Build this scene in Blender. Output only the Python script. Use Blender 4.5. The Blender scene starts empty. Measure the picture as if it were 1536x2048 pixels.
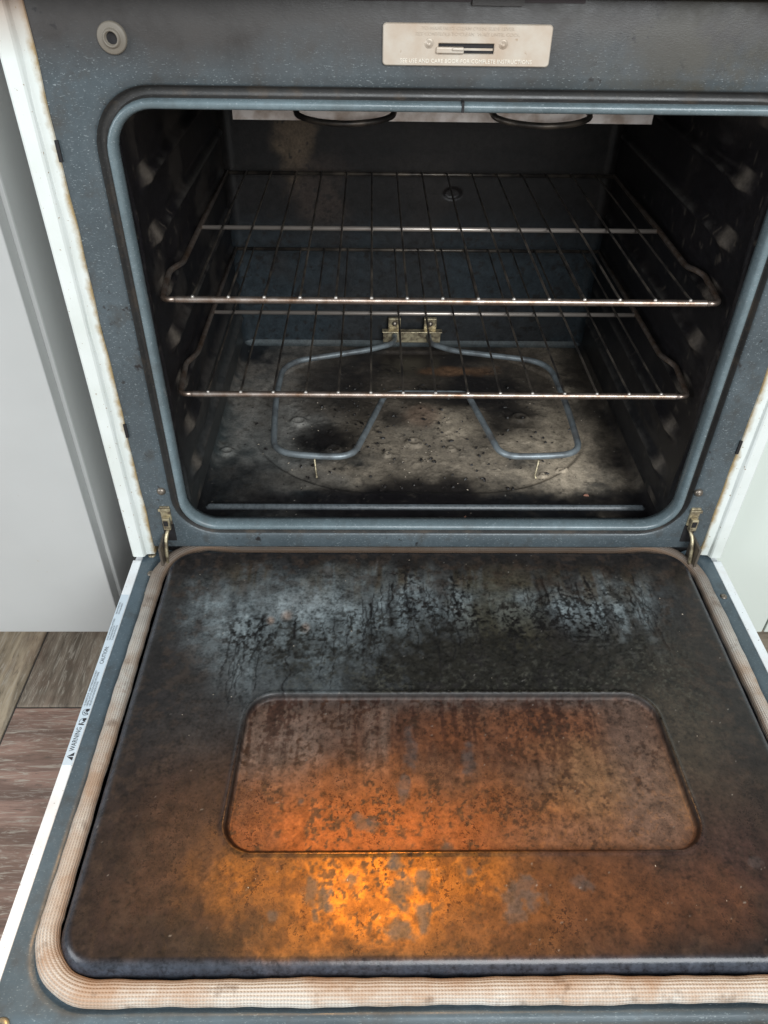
import bpy, math, random
import numpy as np
from mathutils import Matrix, Vector

random.seed(7)
scene = bpy.context.scene
col = scene.collection

# ------------------------------------------------------------------ camera
cam_d = bpy.data.cameras.new('camera')
cam = bpy.data.objects.new('camera', cam_d)
col.objects.link(cam)
cam.matrix_world = Matrix(((0.99984378, -0.00294142, -0.0174289, -0.0752),
                           (-0.01153318, 0.63865426, -0.76940738, -0.7269),
                           (0.01339419, 0.7694882, 0.63852057, 0.6208),
                           (0, 0, 0, 1)))
cam_d.sensor_fit = 'VERTICAL'
cam_d.sensor_height = 24.0
cam_d.lens = 24.0 * 1535.2 / 2048.0
cam_d.clip_start = 0.02
cam_d.clip_end = 50
scene.camera = cam

# ------------------------------------------------------------------ light
world = bpy.data.worlds.new('World')
scene.world = world
world.use_nodes = True
bg = world.node_tree.nodes['Background']
bg.inputs[0].default_value = (0.88, 0.95, 1.0, 1)
bg.inputs[1].default_value = 0.44

def area(name, loc, target, size, sy, power, color):
    d = bpy.data.lights.new(name, 'AREA')
    d.shape = 'RECTANGLE'
    d.size = size
    d.size_y = sy
    d.energy = power
    d.color = color
    o = bpy.data.objects.new(name, d)
    col.objects.link(o)
    o.location = loc
    o.rotation_euler = (Vector(target) - Vector(loc)).to_track_quat('-Z', 'Y').to_euler()
    return o

area('window_light', (0.7, -2.5, 1.55), (0.0, 0.1, 0.1), 1.7, 1.5, 98, (0.94, 0.98, 1.0))
area('side_window_light', (-2.1, -1.2, 0.9), (-0.1, -0.1, 0.0), 1.1, 1.3, 28, (0.90, 0.95, 1.0))
hl = bpy.data.lights.new('hood_lamp', 'AREA')
hl.shape = 'DISK'; hl.size = 0.24; hl.energy = 10.5; hl.color = (1.0, 0.56, 0.22); hl.spread = math.radians(150)
hlo = bpy.data.objects.new('hood_lamp', hl); col.objects.link(hlo)
hlo.location = (-0.095, 0.25, 1.34)
hlo.rotation_euler = (math.radians(-14), 0, 0)

vs = scene.view_settings
vs.view_transform = 'Standard'
vs.look = 'None'
vs.exposure = 0.0
vs.gamma = 1.0
scene.render.engine = 'CYCLES'

# ------------------------------------------------------------------ helpers
def empty(name, label=None, cat=None, group=None, loc=(0, 0, 0)):
    o = bpy.data.objects.new(name, None)
    o.empty_display_size = 0.05
    o.location = loc
    col.objects.link(o)
    if label: o['label'] = label
    if cat: o['category'] = cat
    if group: o['group'] = group
    return o

def mesh(name, verts, faces, mat, parent=None, smooth=True, kind=None, label=None):
    me = bpy.data.meshes.new(name)
    me.from_pydata([tuple(v) for v in verts], [], faces)
    me.materials.append(mat)
    if smooth:
        me.polygons.foreach_set('use_smooth', [True] * len(me.polygons))
    me.update()
    o = bpy.data.objects.new(name, me)
    col.objects.link(o)
    if parent: o.parent = parent
    if kind: o['kind'] = kind
    if label: o['label'] = label
    return o

def bevel(o, w, seg=2):
    m = o.modifiers.new('bevel', 'BEVEL')
    m.width = w; m.segments = seg; m.limit_method = 'ANGLE'; m.angle_limit = math.radians(35)
    return o

class MB:
    def __init__(s): s.v = []; s.f = []
    def add(s, v, f):
        b = len(s.v); s.v += [tuple(p) for p in v]; s.f += [[b + i for i in q] for q in f]; return s
    def box(s, x0, x1, y0, y1, z0, z1):
        return s.add([(x0,y0,z0),(x1,y0,z0),(x1,y1,z0),(x0,y1,z0),(x0,y0,z1),(x1,y0,z1),(x1,y1,z1),(x0,y1,z1)],
                     [(0,3,2,1),(4,5,6,7),(0,1,5,4),(1,2,6,5),(2,3,7,6),(3,0,4,7)])
    def tube(s, pts, r, n=10, cap=True, sy=1.0):
        P = [Vector(p) for p in pts]; rings = []
        up = None
        for i, p in enumerate(P):
            t = (P[min(i+1, len(P)-1)] - P[max(i-1, 0)]).normalized()
            if up is None:
                up = Vector((0, 0, 1)) if abs(t.z) < 0.9 else Vector((0, 1, 0))
            a = t.cross(up).normalized(); b = a.cross(t).normalized(); up = b
            rr = r[i] if isinstance(r, (list, tuple)) else r
            rings.append([p + a*math.cos(2*math.pi*k/n)*rr + b*math.sin(2*math.pi*k/n)*rr*sy for k in range(n)])
        v = [q for R in rings for q in R]; f = []
        for i in range(len(P)-1):
            for k in range(n):
                f.append((i*n+k, i*n+(k+1) % n, (i+1)*n+(k+1) % n, (i+1)*n+k))
        if cap:
            f.append(tuple(range(n-1, -1, -1))); f.append(tuple((len(P)-1)*n+k for k in range(n)))
        return s.add(v, f)
    def cyl(s, c, axis, r0, r1, h, n=24):
        c = Vector(c); ax = Vector(axis).normalized()
        u = ax.orthogonal().normalized(); w = ax.cross(u)
        v = []
        for (hh, r) in ((0, r0), (h, r1)):
            v += [c + ax*hh + u*math.cos(2*math.pi*k/n)*r + w*math.sin(2*math.pi*k/n)*r for k in range(n)]
        f = [(k, (k+1) % n, n+(k+1) % n, n+k) for k in range(n)] + [tuple(range(n-1, -1, -1)), tuple(range(n, 2*n))]
        return s.add(v, f)
    def lathe(s, c, axis, prof, n=28):
        c = Vector(c); ax = Vector(axis).normalized()
        u = ax.orthogonal().normalized(); w = ax.cross(u)
        v = []
        for (r, h) in prof:
            v += [c + ax*h + u*math.cos(2*math.pi*k/n)*r + w*math.sin(2*math.pi*k/n)*r for k in range(n)]
        f = []
        for i in range(len(prof)-1):
            for k in range(n):
                f.append((i*n+k, i*n+(k+1) % n, (i+1)*n+(k+1) % n, (i+1)*n+k))
        f.append(tuple((len(prof)-1)*n+k for k in range(n)))
        return s.add(v, f)
    def build(s, name, mat, parent=None, smooth=False, **k):
        return mesh(name, s.v, s.f, mat, parent, smooth, **k)

def catmull(P, n=6):
    P = [Vector(p) for p in P]; out = []
    for i in range(len(P)-1):
        p0 = P[max(i-1, 0)]; p1 = P[i]; p2 = P[i+1]; p3 = P[min(i+2, len(P)-1)]
        for k in range(n):
            t = k/n
            out.append(0.5*((2*p1)+(p2-p0)*t+(2*p0-5*p1+4*p2-p3)*t*t+(3*p1-p0-3*p2+p3)*t**3))
    out.append(P[-1])
    return out

def fillet(P, rads, n=7):
    """polyline with rounded corners"""
    P = [Vector(p) for p in P]; out = [P[0]]
    for i in range(1, len(P)-1):
        r = rads[i-1] if isinstance(rads, (list, tuple)) else rads
        a = (P[i-1]-P[i]); b = (P[i+1]-P[i])
        d = min(r, a.length*0.49, b.length*0.49)
        A = P[i]+a.normalized()*d; B = P[i]+b.normalized()*d
        for k in range(n+1):
            t = k/n
            out.append(A*(1-t)**2+P[i]*2*t*(1-t)+B*t*t)
    out.append(P[-1])
    return out

def rr(x0, x1, y0, y1, r, ns=7, ne=12):
    """rounded rectangle, constant point count, counter clockwise from lower left corner end"""
    pts = []
    cs = [(x1-r, y0+r, -90), (x1-r, y1-r, 0), (x0+r, y1-r, 90), (x0+r, y0+r, 180)]
    for i, (cx, cy, a0) in enumerate(cs):
        arc = [(cx+r*math.cos(math.radians(a0+90*k/ns)), cy+r*math.sin(math.radians(a0+90*k/ns))) for k in range(ns+1)]
        pts += arc
        nx, ny, na = cs[(i+1) % 4]
        q = (nx+r*math.cos(math.radians(na)), ny+r*math.sin(math.radians(na)))
        p = arc[-1]
        pts += [(p[0]+(q[0]-p[0])*k/ne, p[1]+(q[1]-p[1])*k/ne) for k in range(1, ne)]
    return pts

def loft(loops, close=True, flip=False):
    n = len(loops[0]); v = [p for L in loops for p in L]; f = []
    for i in range(len(loops)-1):
        for k in range(n if close else n-1):
            q = (i*n+k, i*n+(k+1) % n, (i+1)*n+(k+1) % n, (i+1)*n+k)
            f.append(q[::-1] if flip else q)
    return v, f

def grid(name, U, V, fn, mat, parent=None, cols=None, **k):
    """height field grid: fn(U,V) -> X,Y,Z arrays; cols = dict name -> (n,3) colour or (n,) value arrays"""
    uu, vv = np.meshgrid(U, V)
    X, Y, Z = fn(uu, vv)
    n = uu.size; nu = len(U); nv = len(V)
    me = bpy.data.meshes.new(name)
    me.vertices.add(n)
    me.vertices.foreach_set('co', np.stack([X.ravel(), Y.ravel(), Z.ravel()], 1).astype(np.float32).ravel())
    i = np.arange((nu-1)*(nv-1)); a = (i // (nu-1))*nu + i % (nu-1)
    q = np.stack([a, a+1, a+nu+1, a+nu], 1)
    me.loops.add(q.size); me.polygons.add(len(q))
    me.loops.foreach_set('vertex_index', q.ravel().astype(np.int32))
    me.polygons.foreach_set('loop_start', (np.arange(len(q))*4).astype(np.int32))
    me.polygons.foreach_set('loop_total', np.full(len(q), 4, dtype=np.int32))
    me.polygons.foreach_set('use_smooth', np.ones(len(q), dtype=bool))
    me.update(calc_edges=True)
    me.materials.append(mat)
    if cols:
        for nm, arr in cols(uu, vv).items():
            if arr.ndim == 3:
                at = me.attributes.new(nm, 'FLOAT_COLOR', 'POINT')
                c4 = np.ones((n, 4), np.float32); c4[:, :3] = arr.reshape(n, 3)
                at.data.foreach_set('color', c4.ravel())
            else:
                at = me.attributes.new(nm, 'FLOAT', 'POINT')
                at.data.foreach_set('value', arr.ravel().astype(np.float32))
    o = bpy.data.objects.new(name, me)
    col.objects.link(o)
    if parent: o.parent = parent
    for kk, vvv in k.items(): o[kk] = vvv
    return o

# numpy value noise for stains
def vnoise(x, y, seed=0):
    rs = np.random.RandomState(seed); T = rs.rand(256, 256)
    xi = np.floor(x).astype(int); yi = np.floor(y).astype(int)
    fx = x-xi; fy = y-yi; fx = fx*fx*(3-2*fx); fy = fy*fy*(3-2*fy)
    g = lambda a, b: T[a % 256, b % 256]
    return (g(xi, yi)*(1-fx)+g(xi+1, yi)*fx)*(1-fy)+(g(xi, yi+1)*(1-fx)+g(xi+1, yi+1)*fx)*fy

def fbm(x, y, s=1.0, o=5, seed=0, gain=0.55):
    t = np.zeros_like(x); a = 1.0; w = 0.0
    for k in range(o):
        t += a*vnoise(x*s+17.3*k, y*s-9.1*k, seed+k); w += a; a *= gain; s *= 2.03
    return t/w

def sm(a, b, x):
    t = np.clip((x-a)/(b-a), 0, 1); return t*t*(3-2*t)

def lin(r, g, b):
    f = lambda c: (c/255/12.92) if c/255 <= 0.04045 else ((c/255+0.055)/1.055)**2.4
    return (f(r), f(g), f(b))

# ------------------------------------------------------------------ materials
def mat(name, color=(0.5, 0.5, 0.5), rough=0.5, metal=0.0, spec=0.5):
    m = bpy.data.materials.new(name); m.use_nodes = True
    b = m.node_tree.nodes['Principled BSDF']
    b.inputs['Base Color'].default_value = (*color, 1)
    b.inputs['Roughness'].default_value = rough
    b.inputs['Metallic'].default_value = metal
    b.inputs['Specular IOR Level'].default_value = spec
    return m, m.node_tree, b

def N(nt, t, **kw):
    n = nt.nodes.new(t)
    for k, v in kw.items():
        if k.startswith('i_'):
            key = k[2:].replace('_', ' ')
            n.inputs[key].default_value = v
        else: setattr(n, k, v)
    return n

def coords(nt, scale=(1, 1, 1), kind='Object', rot=(0, 0, 0)):
    tc = N(nt, 'ShaderNodeTexCoord'); mp = N(nt, 'ShaderNodeMapping')
    mp.inputs['Scale'].default_value = scale; mp.inputs['Rotation'].default_value = rot
    nt.links.new(tc.outputs[kind], mp.inputs[0])
    return mp.outputs[0]

def noise(nt, vec, scale, detail=4, rough=0.55, dist=0.0):
    n = N(nt, 'ShaderNodeTexNoise'); n.inputs['Scale'].default_value = scale
    n.inputs['Detail'].default_value = detail; n.inputs['Roughness'].default_value = rough
    n.inputs['Distortion'].default_value = dist
    nt.links.new(vec, n.inputs['Vector']); return n.outputs[0]

def ramp(nt, fac, stops):
    r = N(nt, 'ShaderNodeValToRGB'); e = r.color_ramp.elements
    while len(e) < len(stops): e.new(0.5)
    for i, (p, c) in enumerate(stops):
        e[i].position = p; e[i].color = (*c, 1) if len(c) == 3 else c
    nt.links.new(fac, r.inputs[0]); return r.outputs[0]

def mix(nt, fac, a, b, mode='MIX'):
    m = N(nt, 'ShaderNodeMix', data_type='RGBA', blend_type=mode)
    for sock, val in ((m.inputs[0], fac), (m.inputs[6], a), (m.inputs[7], b)):
        if isinstance(val, (int, float)): sock.default_value = val
        elif isinstance(val, tuple): sock.default_value = (*val, 1)
        else: nt.links.new(val, sock)
    return m.outputs[2]

def bump(nt, b, h, strength=0.3, dist=0.001):
    n = N(nt, 'ShaderNodeBump'); n.inputs['Strength'].default_value = strength
    n.inputs['Distance'].default_value = dist
    nt.links.new(h, n.inputs['Height']); nt.links.new(n.outputs[0], b.inputs['Normal']); return n

def mr(nt, v, a, b, c=0.0, d=1.0):
    n = N(nt, 'ShaderNodeMapRange'); n.inputs[1].default_value = a; n.inputs[2].default_value = b
    n.inputs[3].default_value = c; n.inputs[4].default_value = d
    nt.links.new(v, n.inputs[0]); return n.outputs[0]

def G(v): return (v, v, v)

# speckled blue grey porcelain enamel
def enamel(name, base, fleck, brown=0.4, grease=False, rough=0.34, axis='x', dirt=(0.035, 0.028, 0.02)):
    m, nt, b = mat(name, base, rough)
    st = (1, 1, 2.6) if axis == 'x' else (1, 2.6, 2.6)
    v = coords(nt); vs_ = coords(nt, st, rot=(0, 0.12, 0.1))
    n1 = noise(nt, v, 9, 4); n2 = noise(nt, vs_, 360, 2, 0.65); n3 = noise(nt, v, 34, 5, 0.65)
    n4 = noise(nt, v, 150, 3)
    c = mix(nt, mr(nt, n1, 0.35, 0.65), tuple(x*0.78 for x in base), tuple(x*1.22 for x in base))
    c = mix(nt, mr(nt, n4, 0.3, 0.7, 0, 0.35), c, tuple(x*0.6 for x in base))
    c = mix(nt, ramp(nt, n2, [(0.615, G(0)), (0.72, G(0.85))]), c, fleck)
    c = mix(nt, mr(nt, n3, 0.52, 0.74, 0, brown), c, dirt)
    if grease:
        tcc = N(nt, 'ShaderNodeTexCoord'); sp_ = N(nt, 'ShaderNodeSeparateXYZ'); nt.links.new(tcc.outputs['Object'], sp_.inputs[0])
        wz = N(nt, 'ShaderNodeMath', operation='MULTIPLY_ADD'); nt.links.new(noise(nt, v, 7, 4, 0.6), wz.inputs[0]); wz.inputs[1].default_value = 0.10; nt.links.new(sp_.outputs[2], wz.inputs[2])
        c = mix(nt, mr(nt, wz.outputs[0], 0.525, 0.575, 0, 0.95), c, (0.038, 0.033, 0.030))  # darker brown top: grease, with dull reflection and overhang shade painted in
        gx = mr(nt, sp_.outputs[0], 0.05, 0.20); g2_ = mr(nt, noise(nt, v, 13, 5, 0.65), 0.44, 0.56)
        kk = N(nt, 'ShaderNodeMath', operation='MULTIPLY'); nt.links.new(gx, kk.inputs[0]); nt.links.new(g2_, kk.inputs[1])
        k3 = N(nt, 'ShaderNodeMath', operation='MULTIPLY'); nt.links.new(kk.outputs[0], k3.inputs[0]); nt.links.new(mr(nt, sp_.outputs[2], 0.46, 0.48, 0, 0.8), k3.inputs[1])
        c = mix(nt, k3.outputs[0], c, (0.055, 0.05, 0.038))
        pt = noise(nt, v, 95, 3, 0.6); pm = noise(nt, v, 11, 3)
        k_ = N(nt, 'ShaderNodeMath', operation='MULTIPLY'); nt.links.new(mr(nt, pt, 0.60, 0.68), k_.inputs[0]); nt.links.new(mr(nt, pm, 0.5, 0.62), k_.inputs[1])
        c = mix(nt, k_.outputs[0], c, (0.018, 0.016, 0.016))
    nt.links.new(c, b.inputs['Base Color'])
    nt.links.new(mr(nt, n3, 0.3, 0.7, rough-0.06, rough+0.2), b.inputs['Roughness'])
    bump(nt, b, mix(nt, 0.5, n2, n4), 0.22, 0.0006)
    return m
M = {}
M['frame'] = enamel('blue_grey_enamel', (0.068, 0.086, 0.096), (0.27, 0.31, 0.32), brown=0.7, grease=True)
M['lip'] = enamel('lip_enamel', (0.13, 0.17, 0.185), (0.26, 0.30, 0.32), brown=0.35, rough=0.22)
M['groove'] = enamel('sooty_groove_enamel', (0.036, 0.035, 0.034), (0.10, 0.095, 0.085), brown=0.9, rough=0.36, dirt=(0.075, 0.055, 0.038))
M['door_rim'] = enamel('door_rim_enamel', (0.075, 0.105, 0.125), (0.20, 0.25, 0.27), brown=0.5, axis='y')

# white enamel with rust stain creeping in along the inner seam
m, nt, b = mat('white_enamel', (0.76, 0.80, 0.76), 0.3)
v = coords(nt); tc = N(nt, 'ShaderNodeTexCoord'); sx = N(nt, 'ShaderNodeSeparateXYZ'); nt.links.new(tc.outputs['Object'], sx.inputs[0])
ab = N(nt, 'ShaderNodeMath', operation='ABSOLUTE'); nt.links.new(sx.outputs[0], ab.inputs[0])
nn = noise(nt, v, 45, 5, 0.65)
ad = N(nt, 'ShaderNodeMath', operation='MULTIPLY_ADD'); nt.links.new(nn, ad.inputs[0]); ad.inputs[1].default_value = 0.014; nt.links.new(ab.outputs[0], ad.inputs[2])
edge = mr(nt, ad.outputs[0], 0.3572, 0.3630, 1, 0)
c = mix(nt, mr(nt, noise(nt, v, 14, 4), 0.4, 0.7, 0, 0.5), (0.68, 0.715, 0.69), (0.54, 0.575, 0.52))
c = mix(nt, edge, c, (0.34, 0.25, 0.13))
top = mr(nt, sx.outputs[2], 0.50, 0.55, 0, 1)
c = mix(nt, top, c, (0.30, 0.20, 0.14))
spk = ramp(nt, noise(nt, v, 260, 2), [(0.70, G(0)), (0.74, G(1))])
c = mix(nt, spk, c, (0.32, 0.24, 0.16))
nt.links.new(c, b.inputs['Base Color'])
M['white'] = m

m, nt, b = mat('white_door_skin', (0.80, 0.82, 0.84), 0.3)
v = coords(nt)
c = mix(nt, mr(nt, noise(nt, v, 30, 5), 0.45, 0.75, 0, 0.5), (0.80, 0.83, 0.84), (0.58, 0.50, 0.44))
c = mix(nt, ramp(nt, noise(nt, v, 300, 2), [(0.69, G(0)), (0.73, G(1))]), c, (0.25, 0.2, 0.16))
nt.links.new(c, b.inputs['Base Color']); M['white_door'] = m

def attr_mat(name, rough=0.4, nscale=420, amt=0.55, bstr=0.35, metal_attr=None, stretch=(1, 1, 1), spec=0.5):
    m, nt, b = mat(name, (0.1, 0.1, 0.1), rough, spec=spec)
    a = N(nt, 'ShaderNodeAttribute', attribute_name='stain_light')
    r = N(nt, 'ShaderNodeAttribute', attribute_name='gloss')
    v = coords(nt, stretch)
    n1 = noise(nt, v, nscale, 3, 0.65); n2 = noise(nt, v, nscale*0.28, 4, 0.6)
    k = mix(nt, 0.5, n1, n2)
    f = mr(nt, k, 0.36, 0.64, 1-amt, 1+amt)
    c = mix(nt, 1.0, a.outputs[0], f, 'MULTIPLY')
    nt.links.new(c, b.inputs['Base Color'])
    mm = N(nt, 'ShaderNodeMath', operation='MULTIPLY_ADD'); nt.links.new(k, mm.inputs[0]); mm.inputs[1].default_value = 0.25
    nt.links.new(r.outputs[2], mm.inputs[2]); nt.links.new(mm.outputs[0], b.inputs['Roughness'])
    if metal_attr:
        q = N(nt, 'ShaderNodeAttribute', attribute_name=metal_attr)
        p1 = ramp(nt, noise(nt, coords(nt), 300, 4, 0.75), [(0.53, G(0)), (0.58, G(0.9))]); p2 = mr(nt, noise(nt, coords(nt, (1, .5, 1)), 36, 4, 0.6), 0.42, 0.6)
        pk = N(nt, 'ShaderNodeMath', operation='MULTIPLY'); nt.links.new(p1, pk.inputs[0]); nt.links.new(p2, pk.inputs[1])
        pz = N(nt, 'ShaderNodeMath', operation='MULTIPLY'); nt.links.new(pk.outputs[0], pz.inputs[0]); nt.links.new(mr(nt, q.outputs[2], 0, 0.25, 0.25, 1), pz.inputs[1])
        nt.links.new(mix(nt, pz.outputs[0], c, mix(nt, 1.0, a.outputs[0], (0.22, 0.17, 0.16), 'MULTIPLY')), b.inputs['Base Color']); nt.links.new(q.outputs[2], b.inputs['Metallic'])
    bump(nt, b, k, bstr, 0.0008)
    return m
M['panel'] = attr_mat('burnt_door_enamel', nscale=300, amt=0.62, bstr=0.28, metal_attr='film', spec=0.38)
M['cavity'] = attr_mat('burnt_cavity_enamel', nscale=300, amt=0.35, bstr=0.3, spec=0.3)

m, nt, b = mat('steel_wire', (0.30, 0.25, 0.21), 0.32, 0.85)
v = coords(nt)
c = mix(nt, mr(nt, noise(nt, v, 60, 5, 0.7), 0.35, 0.65), (0.40, 0.34, 0.30), (0.20, 0.13, 0.09))
nt.links.new(c, b.inputs['Base Color']); bump(nt, b, noise(nt, v, 500, 2), 0.15, 0.0003); M['rail'] = m
M['tip'] = mat('bright_wire_end', (0.50, 0.46, 0.42), 0.3, 0.6)[0]
M['bar'] = mat('dull_bar', (0.44, 0.39, 0.35), 0.35, 0.7)[0]
m, nt, b = mat('dark_wire', (0.03, 0.025, 0.022), 0.4, 0.6)
v = coords(nt)
c = mix(nt, mr(nt, noise(nt, v, 30, 4), 0.4, 0.7), (0.045, 0.040, 0.037), (0.18, 0.15, 0.12))
nt.links.new(c, b.inputs['Base Color']); M['wire'] = m
m, nt, b = mat('element_sheath', (0.17, 0.21, 0.24), 0.42, 0.35)
v = coords(nt)
c = mix(nt, mr(nt, noise(nt, v, 40, 4), 0.4, 0.7), (0.27, 0.31, 0.33), (0.11, 0.115, 0.12))
c = mix(nt, mr(nt, noise(nt, v, 16, 4), 0.55, 0.7, 0, 0.5), c, (0.16, 0.13, 0.11))
bump(nt, b, noise(nt, v, 260, 3), 0.2, 0.0004)
nt.links.new(c, b.inputs['Base Color']); M['element'] = m
m, nt, b = mat('brassy_metal', (0.42, 0.36, 0.22), 0.4, 0.6)
v = coords(nt)
c = mix(nt, mr(nt, noise(nt, v, 120, 4), 0.4, 0.65), (0.50, 0.43, 0.28), (0.13, 0.10, 0.07))
nt.links.new(c, b.inputs['Base Color']); M['brass'] = m
m, nt, b = mat('heat_stained_plate', (0.5, 0.42, 0.33), 0.4, 0.2)
v = coords(nt)
c = mix(nt, mr(nt, noise(nt, v, 34, 5), 0.35, 0.7), (0.52, 0.47, 0.40), (0.42, 0.32, 0.235))
c = mix(nt, ramp(nt, noise(nt, v, 120, 3), [(0.70, G(0)), (0.80, G(1))]), c, (0.30, 0.2, 0.12))
nt.links.new(c, b.inputs['Base Color']); M['plate'] = m
M['plate_text'] = mat('plate_embossing', (0.85, 0.80, 0.70), 0.25, 0.2)[0]
M['black'] = mat('black_void', (0.008, 0.007, 0.008), 0.7)[0]
M['maroon'] = mat('dark_maroon_plastic', (0.02, 0.006, 0.008), 0.4)[0]
M['screw'] = mat('tarnished_screw', (0.20, 0.17, 0.14), 0.38, 0.7)[0]
M['washer'] = mat('tan_rubber_bumper', (0.155, 0.135, 0.108), 0.55)[0]
M['ink'] = mat('black_ink', (0.02, 0.02, 0.025), 0.6)[0]
M['label'] = mat('silver_white_label', (0.58, 0.66, 0.72), 0.35)[0]
M['cream'] = mat('cream_insulation', (0.62, 0.54, 0.48), 0.8)[0]
m, nt, b = mat('cream_reflector', (0.5, 0.45, 0.4), 0.5, 0.2)
v = coords(nt)
c = mix(nt, mr(nt, noise(nt, v, 40, 4), 0.4, 0.65), (0.80, 0.74, 0.70), (0.45, 0.36, 0.30))
nt.links.new(c, b.inputs['Base Color']); M['reflector'] = m

# gasket braid
m, nt, b = mat('woven_gasket', (0.6, 0.5, 0.42), 0.85, spec=0.2)
uvn = N(nt, 'ShaderNodeUVMap', uv_map='braid'); sep = N(nt, 'ShaderNodeSeparateXYZ'); nt.links.new(uvn.outputs[0], sep.inputs[0])
def mth(op, a, bb=None, c_=None):
    n = N(nt, 'ShaderNodeMath', operation=op)
    for i, x in enumerate((a, bb, c_)):
        if x is None: continue
        if isinstance(x, (int, float)): n.inputs[i].default_value = x
        else: nt.links.new(x, n.inputs[i])
    return n.outputs[0]
ribs = mth('SINE', mth('MULTIPLY', sep.outputs[1], 2*math.pi*22))
zig = mth('SINE', mth('ADD', mth('MULTIPLY', sep.outputs[0], 2*math.pi/0.0026), mth('MULTIPLY', ribs, 1.6)))
h = mth('ADD', mth('MULTIPLY', ribs, 0.6), mth('MULTIPLY', zig, 0.30))
v = coords(nt)
st1 = noise(nt, v, 16, 5, 0.65); st2 = noise(nt, v, 55, 4)
c = mix(nt, mr(nt, h, -1.0, 0.4), (0.34, 0.30, 0.26), (0.58, 0.54, 0.48))
c = mix(nt, mr(nt, st1, 0.44, 0.64, 0, 0.7), c, (0.36, 0.22, 0.13))
c = mix(nt, mr(nt, st2, 0.58, 0.74, 0, 0.7), c, (0.14, 0.09, 0.06))
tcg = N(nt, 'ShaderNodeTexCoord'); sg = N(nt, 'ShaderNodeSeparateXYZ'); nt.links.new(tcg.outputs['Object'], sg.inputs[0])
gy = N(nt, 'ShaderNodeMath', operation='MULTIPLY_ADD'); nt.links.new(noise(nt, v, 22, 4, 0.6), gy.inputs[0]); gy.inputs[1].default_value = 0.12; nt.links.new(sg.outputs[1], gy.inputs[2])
c = mix(nt, mr(nt, gy.outputs[0], -0.12, 0.06, 0, 0.85), c, (0.13, 0.10, 0.08))  # shade on the rear run painted into the braid colour
gi = mr(nt, mth('ABSOLUTE', mth('SUBTRACT', sep.outputs[1], 0.44)), 0.02, 0.10, 0.55, 0)
c = mix(nt, gi, c, (0.25, 0.15, 0.09))
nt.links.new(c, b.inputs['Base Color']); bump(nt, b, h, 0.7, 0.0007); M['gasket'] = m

m, nt, b = mat('painted_cabinet', (0.60, 0.62, 0.60), 0.5)
v = coords(nt)
c = mix(nt, mr(nt, noise(nt, v, 5, 3), 0.3, 0.7), (0.40, 0.405, 0.395), (0.44, 0.445, 0.435))
c = mix(nt, ramp(nt, noise(nt, v, 90, 2), [(0.76, G(0)), (0.79, G(1))]), c, (0.4, 0.38, 0.35))
nt.links.new(c, b.inputs['Base Color']); nt.links.new(mr(nt, noise(nt, v, 12, 5, 0.7), 0.35, 0.65, 0.35, 0.62), b.inputs['Roughness']); bump(nt, b, noise(nt, v, 220, 2), 0.10, 0.0006); M['cab_l'] = m
M['cab_r'] = m
M['cab_side'] = mat('cabinet_carcass_grey', (0.42, 0.43, 0.44), 0.55)[0]

# ------------------------------------------------------------------ floor
m, nt, b = mat('wood_look_tile', (0.3, 0.25, 0.2), 0.42)
a = N(nt, 'ShaderNodeAttribute', attribute_name='tone'); g = N(nt, 'ShaderNodeAttribute', attribute_name='alt')
vy = coords(nt, (9, 1, 1)); vx = coords(nt, (1.1, 9, 1)); v = coords(nt)
def grain(vec, s):
    n1 = noise(nt, vec, 20*s, 8, 0.74, 1.3); n2 = noise(nt, vec, 5, 4, 0.6, 0.6)
    return n1, n2
a1, a2 = grain(vy, 1.0); b1, b2 = grain(vx, 0.9)
g1 = mix(nt, g.outputs[2], a1, b1); g2 = mix(nt, g.outputs[2], a2, b2)
c = mix(nt, mr(nt, g2, 0.38, 0.62), mix(nt, 1.0, a.outputs[0], G(0.62), 'MULTIPLY'), mix(nt, 1.0, a.outputs[0], G(1.35), 'MULTIPLY'))
c = mix(nt, mr(nt, noise(nt, v, 11, 4), 0.5, 0.66, 0, 0.6), c, (0.17, 0.105, 0.075))
c = mix(nt, ramp(nt, g1, [(0.52, G(0)), (0.62, G(0.7))]), c, (0.46, 0.41, 0.34))
c = mix(nt, ramp(nt, g1, [(0.36, G(0.6)), (0.44, G(0))]), c, (0.09, 0.07, 0.055))
nt.links.new(c, b.inputs['Base Color']); bump(nt, b, g1, 0.35, 0.0012); M['tile'] = m
M['grout'] = mat('dark_grout', (0.06, 0.055, 0.05), 0.9)[0]

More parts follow.
